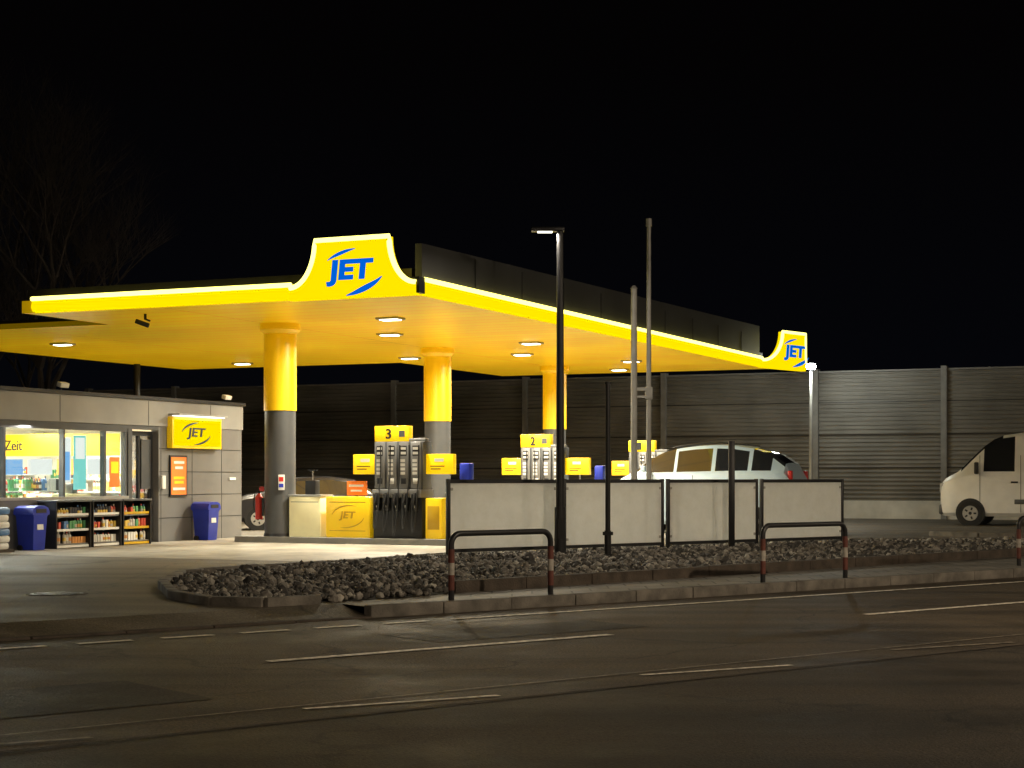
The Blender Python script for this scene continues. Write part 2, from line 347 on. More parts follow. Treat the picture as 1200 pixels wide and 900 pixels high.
kerbrun([(-4.0,26.5,0),(-2.55,28.6,0),(-1.2,30.95,0),(3,34.5,0),(7.2,38.15,0),(10.8,38.75,0),(14,39.1,0)],.12,0,.20,'kerb',1.0)
b.obj('gravel_bed_kerb')

# ------------------------------------------------------------ canopy
can=empty('petrol_station_canopy',S(0,0,0),TH)
Zs=4.98
W=9.35; LEN=24.2
b=MB()
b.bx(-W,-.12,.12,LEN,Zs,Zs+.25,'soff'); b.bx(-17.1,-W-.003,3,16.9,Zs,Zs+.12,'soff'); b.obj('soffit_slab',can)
b=MB(); b.bx(-W,-.3,.3,LEN-.1,Zs+.253,Zs+.5,'dark'); b.bx(-17.1,-W-.05,3.1,16.9,Zs+.123,Zs+.2,'dark')
b.prism([(0.25,Zs+.30),(22.9,Zs+.30),(22.9,6.22),(0.25,5.93)],lambda p,t:(t,p[0],p[1]),-.20,-.06,'parapet')
for i in range(1,10):
    y=.25+i*2.3; b.bx(-.06,-.05,y,y+.02,Zs+.32,5.9,'black')
b.bx(-.25,.02,-.02,.22,Zs+.0,Zs+.30,'dark')
b.obj('roof_parapet',can)
fp=[(0,Zs-.02),(.10,Zs+.02),(.14,Zs+.10),(.10,Zs+.24),(0,Zs+.27)]
b=MB()
b.prism(fp,lambda p,t:(t,-p[0]+.12,p[1]),-9.0,-2.2,'yband')
b.prism(fp,lambda p,t:(p[0]-.12,t,p[1]),.24,23.2,'yband')
b.obj('yellow_fascia',can)
b=MB()
b.tube([(-9.0,.0,Zs+.27),(-2.75,.0,Zs+.27)],.045,'yglow'); b.tube([(0.0,.24,Zs+.27),(0,23.0,Zs+.27)],.045,'yglow')
b.obj('led_strip',can)
def flare(w,zt,zb=Zs-.04,il=.5,ir=.5,n=14):
    L=[];Rr=[]
    for i in range(n+1):
        t=i/n; a=t*math.pi/2
        z=zb+.24+(zt-zb-.24)*(1-math.cos(a)); L.append((il*math.sin(a),z))
    for i in range(n+1):
        t=1-i/n; a=t*math.pi/2
        z=zb+.24+(zt-zb-.24)*(1-math.cos(a)); Rr.append((w-ir*math.sin(a),z))
    return [(0,zb)]+L+Rr+[(w,zb)]
def flsign(name,w,zt,il,ir,loc,rz,tw,thh,tc):
    e=empty(name,loc,rz); e.parent=can
    pts=flare(w,zt,il=il,ir=ir); b=MB(); b.prism(pts,lambda p,t:(p[0],t,p[1]),-.02,.14,'ylit')
    b.bx(il+.1,w-ir-.1,.142,.30,Zs+.3,zt-.15,'dark'); b.obj('lightbox',e)
    b=MB(); b.tube([(p[0],-.015,p[1]) for p in pts[1:-1]],.05,'yglow',6); b.obj('led_outline',e)
    text('letters','JET',tw,thh,(tc[0],-.035,tc[1]),(math.pi/2,0,0),'blue',e,.006,.08,.045)
    b=MB(); k=tw/.98
    f=lambda p,t:(p[0],t,p[1])
    b.prism(crescent((tc[0]+.08*k,tc[1]-.15),.74*k,.60,88,138,.065),f,-.034,-.022,'blue')
    b.prism(crescent((tc[0]-.10*k,tc[1]+.14),.84*k,.58,-88,-25,.11),f,-.034,-.022,'blue')
    b.obj('swoosh',e); return e
flsign('front_sign',2.72,6.06,.56,.56,(-2.76,-.02,0),0,1.02,.50,(1.33,5.42))
p0=Vector(S(0.02,22.9)); dv=Vector((9.34,54.35,0))-p0
flsign('rear_sign',dv.length,6.12,1.15,.02,(.02,22.9,0),math.atan2(dv.y,dv.x)-TH,1.25,.50,(1.82,5.48))
cols=[(-5.8,4.5),(-5.8,12.3),(-5.8,20.3)]
for i,(x,y) in enumerate(cols):
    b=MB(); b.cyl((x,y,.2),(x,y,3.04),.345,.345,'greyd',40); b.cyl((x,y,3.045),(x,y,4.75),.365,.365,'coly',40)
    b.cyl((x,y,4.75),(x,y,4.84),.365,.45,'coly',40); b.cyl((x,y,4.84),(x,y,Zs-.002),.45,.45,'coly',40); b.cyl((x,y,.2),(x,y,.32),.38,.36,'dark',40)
    b.obj('column',can)
b=MB(); b.cyl((-16.9,14.2,3.2),(-16.9,14.2,Zs),.1,.1,'dark'); b.obj('rear_post',can)
lum=[(-2.8,4.1),(-4.7,7.6),(-2.7,11.4),(-4.5,14.9),(-2.7,18.7),(-4.4,22.2),(-8.0,14.9),(-13.6,14.9),(-13.7,6.8)]
for i,(x,y) in enumerate(lum):
    b=MB(); b.bx(x-.27,x+.27,y-.19,y+.19,Zs-.05,Zs-.002,'silver',.01); b.bx(x-.20,x+.20,y-.12,y+.12,Zs-.062,Zs-.051,'lamp'); b.obj('luminaire',can)
    area('downlight',(x,y,Zs-.075),.42,330 if y>16 else 560,(1,.92,.72),parent=can,spread=150 if y>16 else 165)
b=MB(); x,y=-7.1,1.3; b.cyl((x,y,Zs),(x,y,Zs-.12),.03,.03,'dark'); b.box((x-.04,y-.05,Zs-.2),(.30,.10,.10),'dark',rz=.4,ry=.35,bev=.02); b.cyl((x+.1,y+.03,Zs-.15),(x-.02,y,Zs-.1),.02,.02,'dark'); b.obj('security_camera',can)

# ------------------------------------------------------------ islands
def island(i,x,y,full=True):
    b=MB(); pts=[]
    for k in range(13):
        a=math.pi/2+math.pi*k/12; pts.append((-.55+.55*math.cos(a),.55*math.sin(a)))
    for k in range(13):
        a=-math.pi/2+math.pi*k/12; pts.append((4.4+.55*math.cos(a),.55*math.sin(a)))
    b.prism(pts,lambda p,t:(p[0],p[1],t),0,.13,'post'); b.obj('pump_island',loc=S(x,y,GZ),rz=TH)
    T=.25
    b=MB(); x0,x1=2.5,3.68
    b.bx(x0,x1,-.24,.24,T,1.12,'black',.01); b.bx(x0,x1,-.30,.30,1.125,1.30,'pumpg',.01)
    b.bx(x0,x1,-.20,.20,1.305,2.33,'greyd',.01)
    for s in(-1,1):
        for k in range(4):
            cx=x0+.155+k*.29
            b.box((cx,s*.222,1.82),(.235,.04,1.0),'pumpg',bev=.008)
            b.box((cx,s*.246,2.13),(.15,.01,.22),'black',bev=.003)
            for q in range(2): b.box((cx,s*.254,2.18-q*.1),(.12,.006,.055),'label')
            for q in range(4): b.box((cx-.02,s*.245,1.92-q*.09),(.11,.006,.06),'label')
            b.box((cx,s*.245,1.48),(.12,.008,.12),'label' if k%2 else 'dark',bev=.002)
        for k in range(5):
            cx=x0+.13+k*.23
            b.box((cx,s*.30,1.02),(.11,.08,.34),'dark',bev=.01)
            b.box((cx,s*.36,1.12),(.045,.06,.22),'black',bev=.01,rx=s*.25); b.box((cx,s*.37,.98),(.03,.10,.04),'black')
            b.cyl((cx,s*.345,.98),(cx,s*.31,.84),.014,.012,'silver',8)
            path=[]
            for q in range(17):
                t=q/16; ang=t*math.pi
                zz=1.2-(.74+.07*((k*7)%3))*math.sin(ang)**.6 if 0<t<1 else 1.2
                path.append((cx+.06-.12*t,s*(.34+.10*math.sin(ang)),zz))
            b.tube(path,.017,'rubber',6)
            b.tube([(cx+.06,s*.34,1.2),(cx+.06,s*.27,1.6),(cx+.06,s*.26,2.25)],.014,'rubber',6)
    b.bx(x0-.05,x0+.78,-.10,.10,2.34,2.67,'yellow',.01)
    b.bx(x0-.6,x0-.005,-.07,.07,1.63,2.06,'yellow',.01); b.bx(x1+.005,x1+.66,-.07,.07,1.63,2.06,'yellow',.01)
    b.bx(x1-.40,x1+.0,-.08,.08,2.335,2.40,'pumpg',.01)
    for s in(-1,1):
        for xx in (x0-.42,x1+.2): 
            b.box((xx+.12,s*.073,1.93),(.22,.006,.07),'label'); b.box((xx+.08,s*.073,1.80),(.34,.006,.02),'dark'); b.box((xx+.04,s*.073,1.74),(.24,.006,.02),'dark')
        b.box((x0+.62,s*.103,2.50),(.14,.006,.14),'greyd')
    pm=b.obj('fuel_pump',loc=S(x,y,0),rz=TH)
    text('number',str(3-i),.13,.22,(x0+.3,-.115,2.50),(math.pi/2,0,0),'blackt',pm,off=.02)
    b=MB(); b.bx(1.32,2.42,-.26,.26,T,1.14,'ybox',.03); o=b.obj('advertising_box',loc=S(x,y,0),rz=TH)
    text('letters','JET',.42,.2,(1.87,-.265,.72),(math.pi/2,0,0),'yembos',o,.012,.15,.02)
    b=MB(); b.prism(crescent((1.9,.70),.42,.26,60,170,.03),lambda p,t:(p[0],t,p[1]),-.272,-.262,'yembos'); b.prism(crescent((1.84,.74),.45,.28,-110,-10,.03),lambda p,t:(p[0],t,p[1]),-.272,-.262,'yembos')
    b.box((1.87,-.262,.40),(.9,.01,.02),'yembos'); b.box((1.87,-.262,1.02),(.9,.01,.02),'yembos'); b.obj('swoosh',o)
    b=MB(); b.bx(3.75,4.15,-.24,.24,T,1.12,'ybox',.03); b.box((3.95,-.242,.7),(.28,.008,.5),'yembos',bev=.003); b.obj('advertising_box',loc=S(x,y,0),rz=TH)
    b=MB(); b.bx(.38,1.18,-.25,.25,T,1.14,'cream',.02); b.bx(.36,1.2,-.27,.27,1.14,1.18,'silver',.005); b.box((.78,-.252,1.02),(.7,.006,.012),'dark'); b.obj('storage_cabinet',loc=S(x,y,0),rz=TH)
    b=MB(); b.bx(1.72,2.2,-.03,.03,1.17,1.48,'orange',.005); b.box((1.96,-.033,1.38),(.36,.006,.05),'white'); b.box((1.96,-.033,1.27),(.28,.006,.04),'white'); b.bx(1.93,1.99,-.02,.02,1.13,1.17,'dark'); b.obj('price_sign',loc=S(x,y,0),rz=TH)
    b=MB(); b.cyl((4.62,0,T),(4.62,0,1.5),.035,.035,'dark'); b.bx(4.5,4.74,-.12,.12,1.48,1.86,'bluep',.03); b.bx(4.5,4.74,-.14,.14,1.05,1.3,'black',.02); b.obj('paper_towel_dispenser',loc=S(x,y,0),rz=TH)
    b=MB(); b.bx(.70,.97,-.1,.1,1.18,1.5,'black',.02); b.cyl((.84,0,1.5),(.84,0,1.72),.012,.012,'silver',8); b.box((.84,0,1.72),(.22,.03,.03),'black'); b.obj('squeegee_bucket',loc=S(x,y,0),rz=TH)
for i,(x,y) in enumerate(cols): island(i,x,y)
b=MB(); b.cyl((-.52,-.05,.62),(-.52,-.05,1.12),.085,.085,'red',20); b.cyl((-.52,-.05,1.12),(-.52,-.05,1.2),.085,.03,'red',20); b.cyl((-.52,-.05,1.2),(-.52,-.05,1.26),.03,.03,'black'); b.tube([(-.52,-.05,1.24),(-.6,-.1,1.2),(-.63,-.12,1.0),(-.61,-.12,.8)],.014,'rubber'); b.box((-.45,-.05,1.3),(.12,.02,.10),'red')
b.box((-.42,-.05,.9),(.06,.05,.4),'dark'); b.obj('fire_extinguisher',loc=S(-5.8,4.5,0),rz=TH)
b=MB(); b.box((.22,-.30,1.45),(.14,.03,.34),'white',rz=.6,bev=.006); b.box((.223,-.318,1.52),(.10,.006,.1),'red',rz=.6); b.box((.223,-.318,1.38),(.10,.006,.08),'bluep',rz=.6); b.obj('notice_sign',loc=S(-5.8,4.5,0),rz=TH)

# ------------------------------------------------------------ shop building
shop=empty('petrol_station_shop',S(-8.3,0,0),TH)
H=3.27; y0,y1=-9.0,6.76; D=6.0; T=GZ
b=MB()
b.bx(-.2,0,3.42,y1,T,2.70,'grey')
b.bx(-.2,0,-9,2.32,T,1.10,'grey')
b.bx(-.2,0,2.32,2.46,T,2.62,'greyd')
b.bx(-.203,.03,-9,y1+.02,2.703,H,'greyl')
b.bx(-.2,0,-9,3.42,2.62,2.70,'greyd')
b.bx(-D,-.2,y1-.2,y1,T,H-.05,'grey'); b.bx(-D,-.2,-9,-8.8,T,H-.05,'grey'); b.bx(-D,-D+.2,-8.8,y1-.2,T,H-.05,'grey')
for k in range(1,5): b.bx(0,.006,3.45,y1-.02,T+k*.52,T+k*.52+.015,'dark')
for yy in (3.5,4.7,5.9): b.bx(0,.005,yy,yy+.012,T,2.70,'dark')
for yy in (-6,-3,0,3,5.4): b.bx(.03,.034,yy,yy+.015,2.71,H-.02,'dark')
b.obj('walls',shop)
b=MB(); b.bx(-D-.05,.08,-9.05,y1+.06,H+.003,H+.08,'dark'); b.obj('roof',shop)
b=MB()
for yy in (-7,-5.2,-3.4,-1.6,.2,1.55,2.28): b.bx(-.14,-.02,yy-.03,yy+.03,1.10,2.62,'greyd')
b.bx(-.15,.02,-9,2.32,1.10,1.16,'silver'); b.bx(-.15,-.01,-9,2.32,2.55,2.62,'greyd'); b.obj('window_frames',shop)
b=MB(); b.bx(-.085,-.075,-8.9,2.3,1.16,2.55,'glass'); b.obj('window_glass',shop)
b=MB(); b.bx(-.25,-.15,2.48,2.54,T,2.58,'dark'); b.bx(-.25,-.15,3.34,3.40,T,2.58,'dark'); b.bx(-.25,-.15,2.54,3.34,2.48,2.58,'dark'); b.bx(-.24,-.16,2.9,2.96,T,2.48,'dark'); b.bx(-.205,-.195,2.54,3.34,T,2.48,'glassd'); b.bx(-.24,-.14,2.98,3.32,1.3,2.4,'greyd'); b.obj('door',shop)
b=MB()
b.bx(-D+.2,-.2,-8.8,y1-.2,T,T+.02,'floorin'); b.bx(-D+.2,-.2,-8.8,y1-.2,2.75,2.8,'wallin'); b.bx(-D+.203,-D+.25,-8.8,y1-.2,T+.02,2.75,'wallin'); b.bx(-D+.25,-.2,y1-.25,y1-.203,T+.02,2.75,'wallin')
b.obj('interior',shop)
def item(b,x,y,z,w,d,h,k):
    q=random.random()
    if q<.55:
        r=min(w,d)/2
        b.cyl((x,y,z),(x,y,z+h*.68),r,r,k,8,False); b.cyl((x,y,z+h*.68),(x,y,z+h*.85),r,r*.4,k,8,False); b.cyl((x,y,z+h*.85),(x,y,z+h),r*.42,r*.42,'p%d'%random.choice((3,0,6,2)),8)
        b.cyl((x,y,z+h*.2),(x,y,z+h*.5),r*1.03,r*1.03,'p%d'%random.choice((3,7,1,5)),8,False)
    else: b.box((x,y,z+h*.4),(w,d,h*.8),k,rz=random.uniform(-.06,.06))
def shelf(b,x0,x1,y0_,y1_,z0,z1,n,body='white'):
    b.bx(x0,x1,y0_,y1_,z0,z0+.05,body)
    long_y=(y1_-y0_)>(x1-x0)
    for i in range(n):
        z=z0+.06+(z1-z0-.06)*i/n; hh=(z1-z0-.06)/n
        b.bx(x0,x1,y0_,y1_,z,z+.02,body)
        L=(y1_-y0_) if long_y else (x1-x0); m=max(3,int(L/.085)); kk=random.randint(0,7); hk=random.uniform(.6,.85)
        for j in range(m):
            if random.random()<.3: kk=random.randint(0,7); hk=random.uniform(.55,.88)
            if random.random()<.08: continue
            t=(j+.5)/m; h2=hh*hk; w=L/m*.8
            if long_y: item(b,x1-.1,y0_+t*L,z+.021,w,w,h2,'p%d'%kk)
            else: item(b,x0+t*L,y0_+.1,z+.021,w,w,h2,'p%d'%kk)
b=MB()
shelf(b,-2.3,-1.9,-1.5,3.0,T+.02,1.60,5); shelf(b,-3.8,-3.4,-1.5,4.5,T+.02,1.5,4); shelf(b,-D+.3,-D+.7,-4,6,T+.02,1.9,6); shelf(b,-5.2,-1,y1-.75,y1-.35,T+.02,1.85,5); shelf(b,-1.0,-.5,-1.2,.7,T+.02,1.62,4); shelf(b,-1.3,-.9,-4.5,-1.6,T+.02,1.55,4)
b.obj('shop_shelves',shop)
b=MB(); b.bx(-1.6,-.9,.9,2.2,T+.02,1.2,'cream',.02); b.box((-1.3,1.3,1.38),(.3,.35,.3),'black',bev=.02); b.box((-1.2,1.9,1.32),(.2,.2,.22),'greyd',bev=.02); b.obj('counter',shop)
b=MB(); b.bx(-3.02,-3.0,-2,1.6,2.15,2.62,'yellow'); b.bx(-4.5,-.9,3.2,3.22,2.05,2.55,'yellow'); b.bx(-.35,-.33,.9,1.30,1.3,2.45,'screeng'); b.bx(-.33,-.325,.95,1.25,1.95,2.4,'screenw'); b.bx(-.36,-.34,.45,.82,1.45,2.4,'screenw'); b.bx(-.34,-.335,.50,.77,1.5,2.1,'screenb')
b.bx(-.07,-.06,1.75,2.1,1.35,2.0,'orange'); b.bx(-.06,-.055,1.8,2.05,1.65,1.9,'yellow')
for k in range(4): b.bx(-4.3+.85*k,-3.6+.85*k,3.14,3.16,1.62,1.98,('screenb','screenw','orange','screenw')[k])
b.obj('window_posters',shop)
text('lettering','Zeit',.52,.24,(-3.9,3.19,2.3),(math.pi/2,0,0),'blackt',shop,off=.01)
b=MB()
for yy in (-5,-2,0.2,1.5,3,4.6): 
    b.bx(-3.6,-2.4,yy,yy+.5,2.70,2.745,'lamp'); area('shop_light',(-3,yy+.25,2.68),1.0,230,(1,.97,.88),parent=shop,size_y=.5)
b.obj('ceiling_panels',shop)
area('shop_light',(-.9,-1,2.6),2.4,150,(1,.97,.88),parent=shop,size_y=.3)
e=empty('shop_sign',(0,0,0),0); e.parent=shop
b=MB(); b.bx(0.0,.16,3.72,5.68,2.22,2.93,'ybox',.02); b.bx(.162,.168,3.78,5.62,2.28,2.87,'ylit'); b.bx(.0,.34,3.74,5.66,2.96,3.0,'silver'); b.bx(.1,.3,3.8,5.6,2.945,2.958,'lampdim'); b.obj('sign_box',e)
text('letters','JET',.74,.27,(.18,4.62,2.56),(math.pi/2,0,math.pi/2),'blackt',e,.006,.12,.025)
b=MB(); b.prism(crescent((4.66,2.52),.62,.30,85,165,.05),lambda p,t:(t,p[0],p[1]),.17,.18,'blackt'); b.prism(crescent((4.59,2.60),.62,.30,-95,-15,.05),lambda p,t:(t,p[0],p[1]),.17,.18,'blackt'); b.obj('swoosh',e)
area('sign_light',(.3,4.62,2.92),1.6,14,(1,.97,.85),rot=(0,math.radians(-25),0),parent=e,size_y=.05)
b=MB(); b.bx(.006,.04,3.80,4.46,1.13,2.06,'dark'); b.bx(.041,.046,3.84,4.42,1.17,2.02,'orange')
for z,w,k in((1.9,.4,'white'),(1.78,.3,'white'),(1.55,.42,'ybox'),(1.45,.36,'ybox'),(1.3,.46,'white')): b.box((.049,4.13,z),(.004,w,.06),k)
b.obj('wall_poster',shop)
for yy in (.2,6.2):
    b=MB(); b.cyl((-.1,yy,H+.08),(-.1,yy,H+.18),.015,.015,'dark'); b.box((-.05,yy,H+.2),(.12,.26,.10),'white',ry=.3,bev=.01); b.obj('floodlight',shop)
b=MB(); b.bx(0.006,.07,3.47,3.6,1.3,1.6,'white',.01); b.bx(.006,.04,6.2,6.45,1.5,1.56,'white'); b.obj('intercom',shop)
for k,(ya,yb) in enumerate([(-.75,.35),(.41,1.36),(1.42,2.40)]):
    b=MB(); shelf(b,.12,.5,ya+.03,yb-.03,T+.02,1.02,3,'pumpg')
    for yy in(ya,yb-.03): b.bx(.08,.55,yy,yy+.03,T,1.06,'dark')
    b.bx(.08,.1,ya+.03,yb-.03,T,1.06,'dark'); b.bx(.07,.57,ya-.01,yb+.01,1.062,1.10,'greyd',.005)
    for z in(.14,.47,.78): b.bx(.505,.512,ya+.03,yb-.03,z,z+.05,'white' if k!=2 else 'yembos')
    b.obj('goods_rack',loc=S(-8.3,0,0),rz=TH)
def bin_(x,y):
    b=MB(); 
    vs=[]; 
    for z,w,d in((0,.17,.16),(.02,.18,.17),(.66,.22,.20),(.70,.235,.215)): vs.append([(-w,-d,z),(w,-d,z),(w,d,z),(-w,d,z)])
    V=sum(vs,[]); F=[[4*i+j,4*i+(j+1)%4,4*i+4+(j+1)%4,4*i+4+j] for i in range(3) for j in range(4)]+[[3,2,1,0],[12,13,14,15]]
    b.add(V,F,'bluep')
    pts=[(-.25,.70),(.25,.70),(.25,.77),(.21,.84),(.1,.88),(-.1,.88),(-.21,.84),(-.25,.77)]
    b.prism(pts,lambda p,t:(t,p[0],p[1]),-.24,.24,'bluep'); b.box((.242,0,.78),(.012,.3,.08),'black'); b.box((.21,0,.46),(.02,.18,.11),'white',ry=-.07)
    for s in(-1,1): b.cyl((-.13,s*.17,.05),(-.13,s*.21,.05),.06,.06,'black')
    b.obj('litter_bin',loc=S(x,y,GZ),rz=TH)
bin_(-7.95,-1.25); bin_(-7.95,4.75)
b=MB()
for i in range(6):
    for j in(-1,1): b.box((random.uniform(-.02,.02),j*.2,.12+i*.135),(.5,.38,.14),'white' if (i+j)%3 else 'p2',bev=.05,rz=random.uniform(-.05,.05))
b.box((.0,0,.03),(.6,.9,.06),'kerbd'); b.obj('stack_of_sacks',loc=S(-7.95,-2.55,GZ),rz=TH)

# ------------------------------------------------------------ vehicles
def vehicle(name,st,loc,rz,paint,sideglass,topglass,wheels,wr,Wd,zb,extras=None):
    b=MB(); rows=[]
    for (x,zl,ze,zr,w,wt) in st:
        half=[(w*.86,zl),(w*.97,zl+.10),(w,zl+.28 if zl+.28<ze-.1 else (zl+ze)/2),(w*.995,ze-.06),(w*.97,ze),(wt+(w*.97-wt)*.06,zr-.10 if zr-.10>ze else ze+(zr-ze)*.5),(wt*.93,zr-.02),(wt*.6,zr),(0,zr+.012)]
        row=[(x,-a,z) for a,z in half]+[(x,a,z) for a,z in half[:-1][::-1]]
        rows.append(row)
    n=len(rows[0]); V=sum(rows,[]); Fb=[];Fg=[]
    for i in range(len(rows)-1):
        for j in range(n-1):
            f=[i*n+j,i*n+j+1,(i+1)*n+j+1,(i+1)*n+j]
            side = j in (4,n-2-4); top = 5<=j<=n-2-5
            if (side and i in sideglass) or (top and i in topglass): Fg.append(f)
            else: Fb.append(f)
        Fb.append([i*n,(i+1)*n,(i+1)*n+n-1,i*n+n-1])
    Fb.append(list(range(n))); Fb.append([ (len(rows)-1)*n+j for j in range(n)][::-1])
    b.add(V,Fb,paint); b.add(V,Fg,'glassc')
    for wx in wheels:
        for s in(-1,1):
            b.cyl((wx,s*(Wd-.25),wr+.02),(wx,s*(Wd+.006),wr+.02),wr*1.16,wr*1.16,'black',32)
            b.cyl((wx,s*(Wd-.22),wr),(wx,s*(Wd+.02),wr),wr,wr*.97,'rubber',32)
            b.cyl((wx,s*(Wd+.0),wr),(wx,s*(Wd+.032),wr),wr*.66,wr*.60,'silver',24)
            for q in range(5):
                a=q*2*math.pi/5; b.box((wx+math.cos(a)*wr*.38,s*(Wd+.036),wr+math.sin(a)*wr*.38),(wr*.22,.01,wr*.14),'black',ry=-a)
            b.cyl((wx,s*(Wd+.03),wr),(wx,s*(Wd+.045),wr),wr*.14,wr*.12,'dark',12)
    if extras: extras(b)
    return b.obj(name,loc=loc,rz=rz)
# MPV
mpv=[(0,.42,.72,.78,.70,.55),(.06,.28,.98,1.05,.82,.68),(.30,.24,1.22,1.31,.90,.76),(.75,.24,1.44,1.53,.93,.78),(1.00,.24,1.50,1.66,.94,.78),(1.35,.24,1.55,1.92,.95,.74),(1.70,.24,1.57,2.10,.95,.70),(2.05,.24,1.58,2.19,.95,.69),(2.13,.24,1.58,2.205,.95,.69),(2.6,.24,1.59,2.26,.95,.69),(3.05,.24,1.60,2.28,.95,.69),(3.15,.24,1.60,2.28,.95,.69),(3.6,.24,1.61,2.26,.95,.68),(4.0,.24,1.61,2.20,.94,.67),(4.10,.24,1.61,2.18,.94,.67),(4.60,.26,1.61,2.03,.92,.66),(4.92,.28,1.56,1.80,.90,.70),(5.12,.34,1.30,1.42,.86,.74),(5.16,.42,.85,.95,.80,.72)]
def mpvx(b):
    for s in(-1,1):
        b.box((.24,s*.74,1.08),(.30,.22,.16),'head',rz=s*.5,bev=.03); b.box((5.06,s*.76,1.42),(.12,.14,.38),'tail',bev=.03)
        b.box((1.30,s*1.06,1.66),(.14,.22,.16),'carp',bev=.04); 
        for xx in(2.4,3.4): b.box((xx,s*.965,1.38),(.18,.03,.03),'carp',bev=.008)
        for xx in(1.50,2.57,3.62): b.box((xx,s*.953,1.0),(.012,.006,1.0),'dark')
        b.tube([(1.9,s*.62,2.20),(2.3,s*.62,2.27),(3.2,s*.62,2.33),(3.9,s*.61,2.26)],.018,'dark')
    b.box((.04,0,.55),(.06,1.1,.2),'black',bev=.02); b.box((0.0,0,.75),(.03,.5,.11),'white')
vehicle('parked_car',mpv,S(-1.65,14.3,GZ),TH,'carp',{5,6,8,9,11,12,14},{4,5,6,14,15},(1.0,4.1),.34,.93,.24,mpvx)
# van
van=[(0,.40,.95,1.12,.78,.66),(.05,.30,1.15,1.32,.90,.76),(.16,.28,1.32,1.44,.96,.82),(.50,.28,1.44,1.62,1.0,.84),(.62,.28,1.47,1.72,1.0,.84),(.95,.28,1.56,2.06,1.02,.82),(1.15,.28,1.62,2.26,1.02,.80),(1.30,.28,1.62,2.40,1.02,.80),(1.58,.28,1.62,2.60,1.02,.80),(1.85,.28,1.62,2.71,1.02,.82),(2.20,.28,1.62,2.76,1.02,.84),(2.36,.28,1.62,2.78,1.02,.85),(4.0,.28,1.62,2.80,1.02,.86),(5.7,.28,1.62,2.78,1.02,.86),(5.8,.35,1.55,2.68,1.0,.84)]
def vanx(b):
    for s in(-1,1):
        b.box((.17,s*.80,1.12),(.36,.20,.30),'head',rz=s*.5,bev=.04); b.box((1.12,s*1.16,1.72),(.12,.22,.36),'black',bev=.04)
        b.box((3.3,s*1.025,.72),(2.2,.03,.14),'greyd',bev=.01); b.box((2.2,s*1.03,1.3),(.2,.03,.05),'black')
        for xx in(1.2,2.38,3.7): b.box((xx,s*1.022,1.25),(.014,.006,1.7),'dark')
        b.box((5.8,s*.9,1.2),(.04,.14,.5),'tail')
    b.box((.03,0,.48),(.14,1.8,.30),'greyd',bev=.05); b.box((.0,0,.95),(.06,1.1,.16),'black',bev=.02); b.cyl((-.05,0,1.12),(.02,0,1.12),.09,.09,'silver',16)
vehicle('parked_van',van,(13.3,52.4,GZ),TH,'vanp',{7,8,9},{4,5,6,7,8},(.92,4.5),.37,1.02,.28,vanx)
car=[(0,.4,.6,.66,.70,.6),(.08,.25,.72,.80,.82,.7),(.5,.22,.85,.95,.88,.74),(1.1,.22,.92,1.05,.9,.72),(1.8,.22,.95,1.40,.9,.62),(1.9,.22,.95,1.44,.9,.62),(2.7,.22,.96,1.47,.9,.62),(2.8,.22,.96,1.47,.9,.62),(3.5,.22,.97,1.38,.89,.62),(3.95,.26,.95,1.1,.86,.66),(4.15,.35,.75,.85,.8,.7)]
def carx(b):
    for s in(-1,1): b.box((.15,s*.68,.68),(.25,.25,.13),'head',rz=s*.5,bev=.03); b.box((4.1,s*.7,.8),(.1,.25,.14),'tail',bev=.02); b.box((1.55,s*.99,1.0),(.12,.18,.12),'card',bev=.03)
vehicle('parked_car',car,(-7.9,47.4,GZ),TH+math.radians(35),'card',{4,5,6,7},{3,8},(.8,3.3),.31,.88,.22,carx)
vehicle('parked_car',car,(-4.5,63.0,GZ),TH,'card',{4,5,6,7},{3,8},(.8,3.3),.31,.88,.22,carx)

# ------------------------------------------------------------ noise barrier wall
b=MB()
def wallseg(x0,x1):
    z=.75; zt=5.28; n=int((zt-z)/.15)
    prof=[]
    for i in range(n):
        a=z+(zt-z)*i/n; c=(zt-z)/n
        prof+= [(0,a),(0,a+c*.45),(.045,a+c*.6),(.045,a+c*.85),(0,a+c)]
    poly=[(-p[0],p[1]) for p in prof]+[(.12,zt),(.12,z)]
    b.prism(poly,lambda p,t:(t,31.8+p[0],p[1]),x0,x1,'barr')
    b.bx(x0,x1,31.74,31.95,0,.748,'plinth')
    b.bx(x0,x1,31.74,31.93,5.283,5.34,'post')
    for zz in (1.9,3.05,4.2): b.bx(x0,x1,31.735,31.752,zz,zz+.03,'dark')
p957=(Vector((10.85,60.85,0))-C0).dot(ux)
posts=[p957+k for k in (-32,-27.5,-22.5,-17,-11.3,-5.7,0,4.5,9,13.5,18,22.5,27,31.5)]
for i in range(len(posts)-1): wallseg(posts[i]+.10,posts[i+1]-.10)
for p in posts: b.bx(p-.10,p+.10,31.66,31.98,0,5.42,'post')
b.obj('noise_barrier_wall',loc=S(0,0,0),rz=TH)

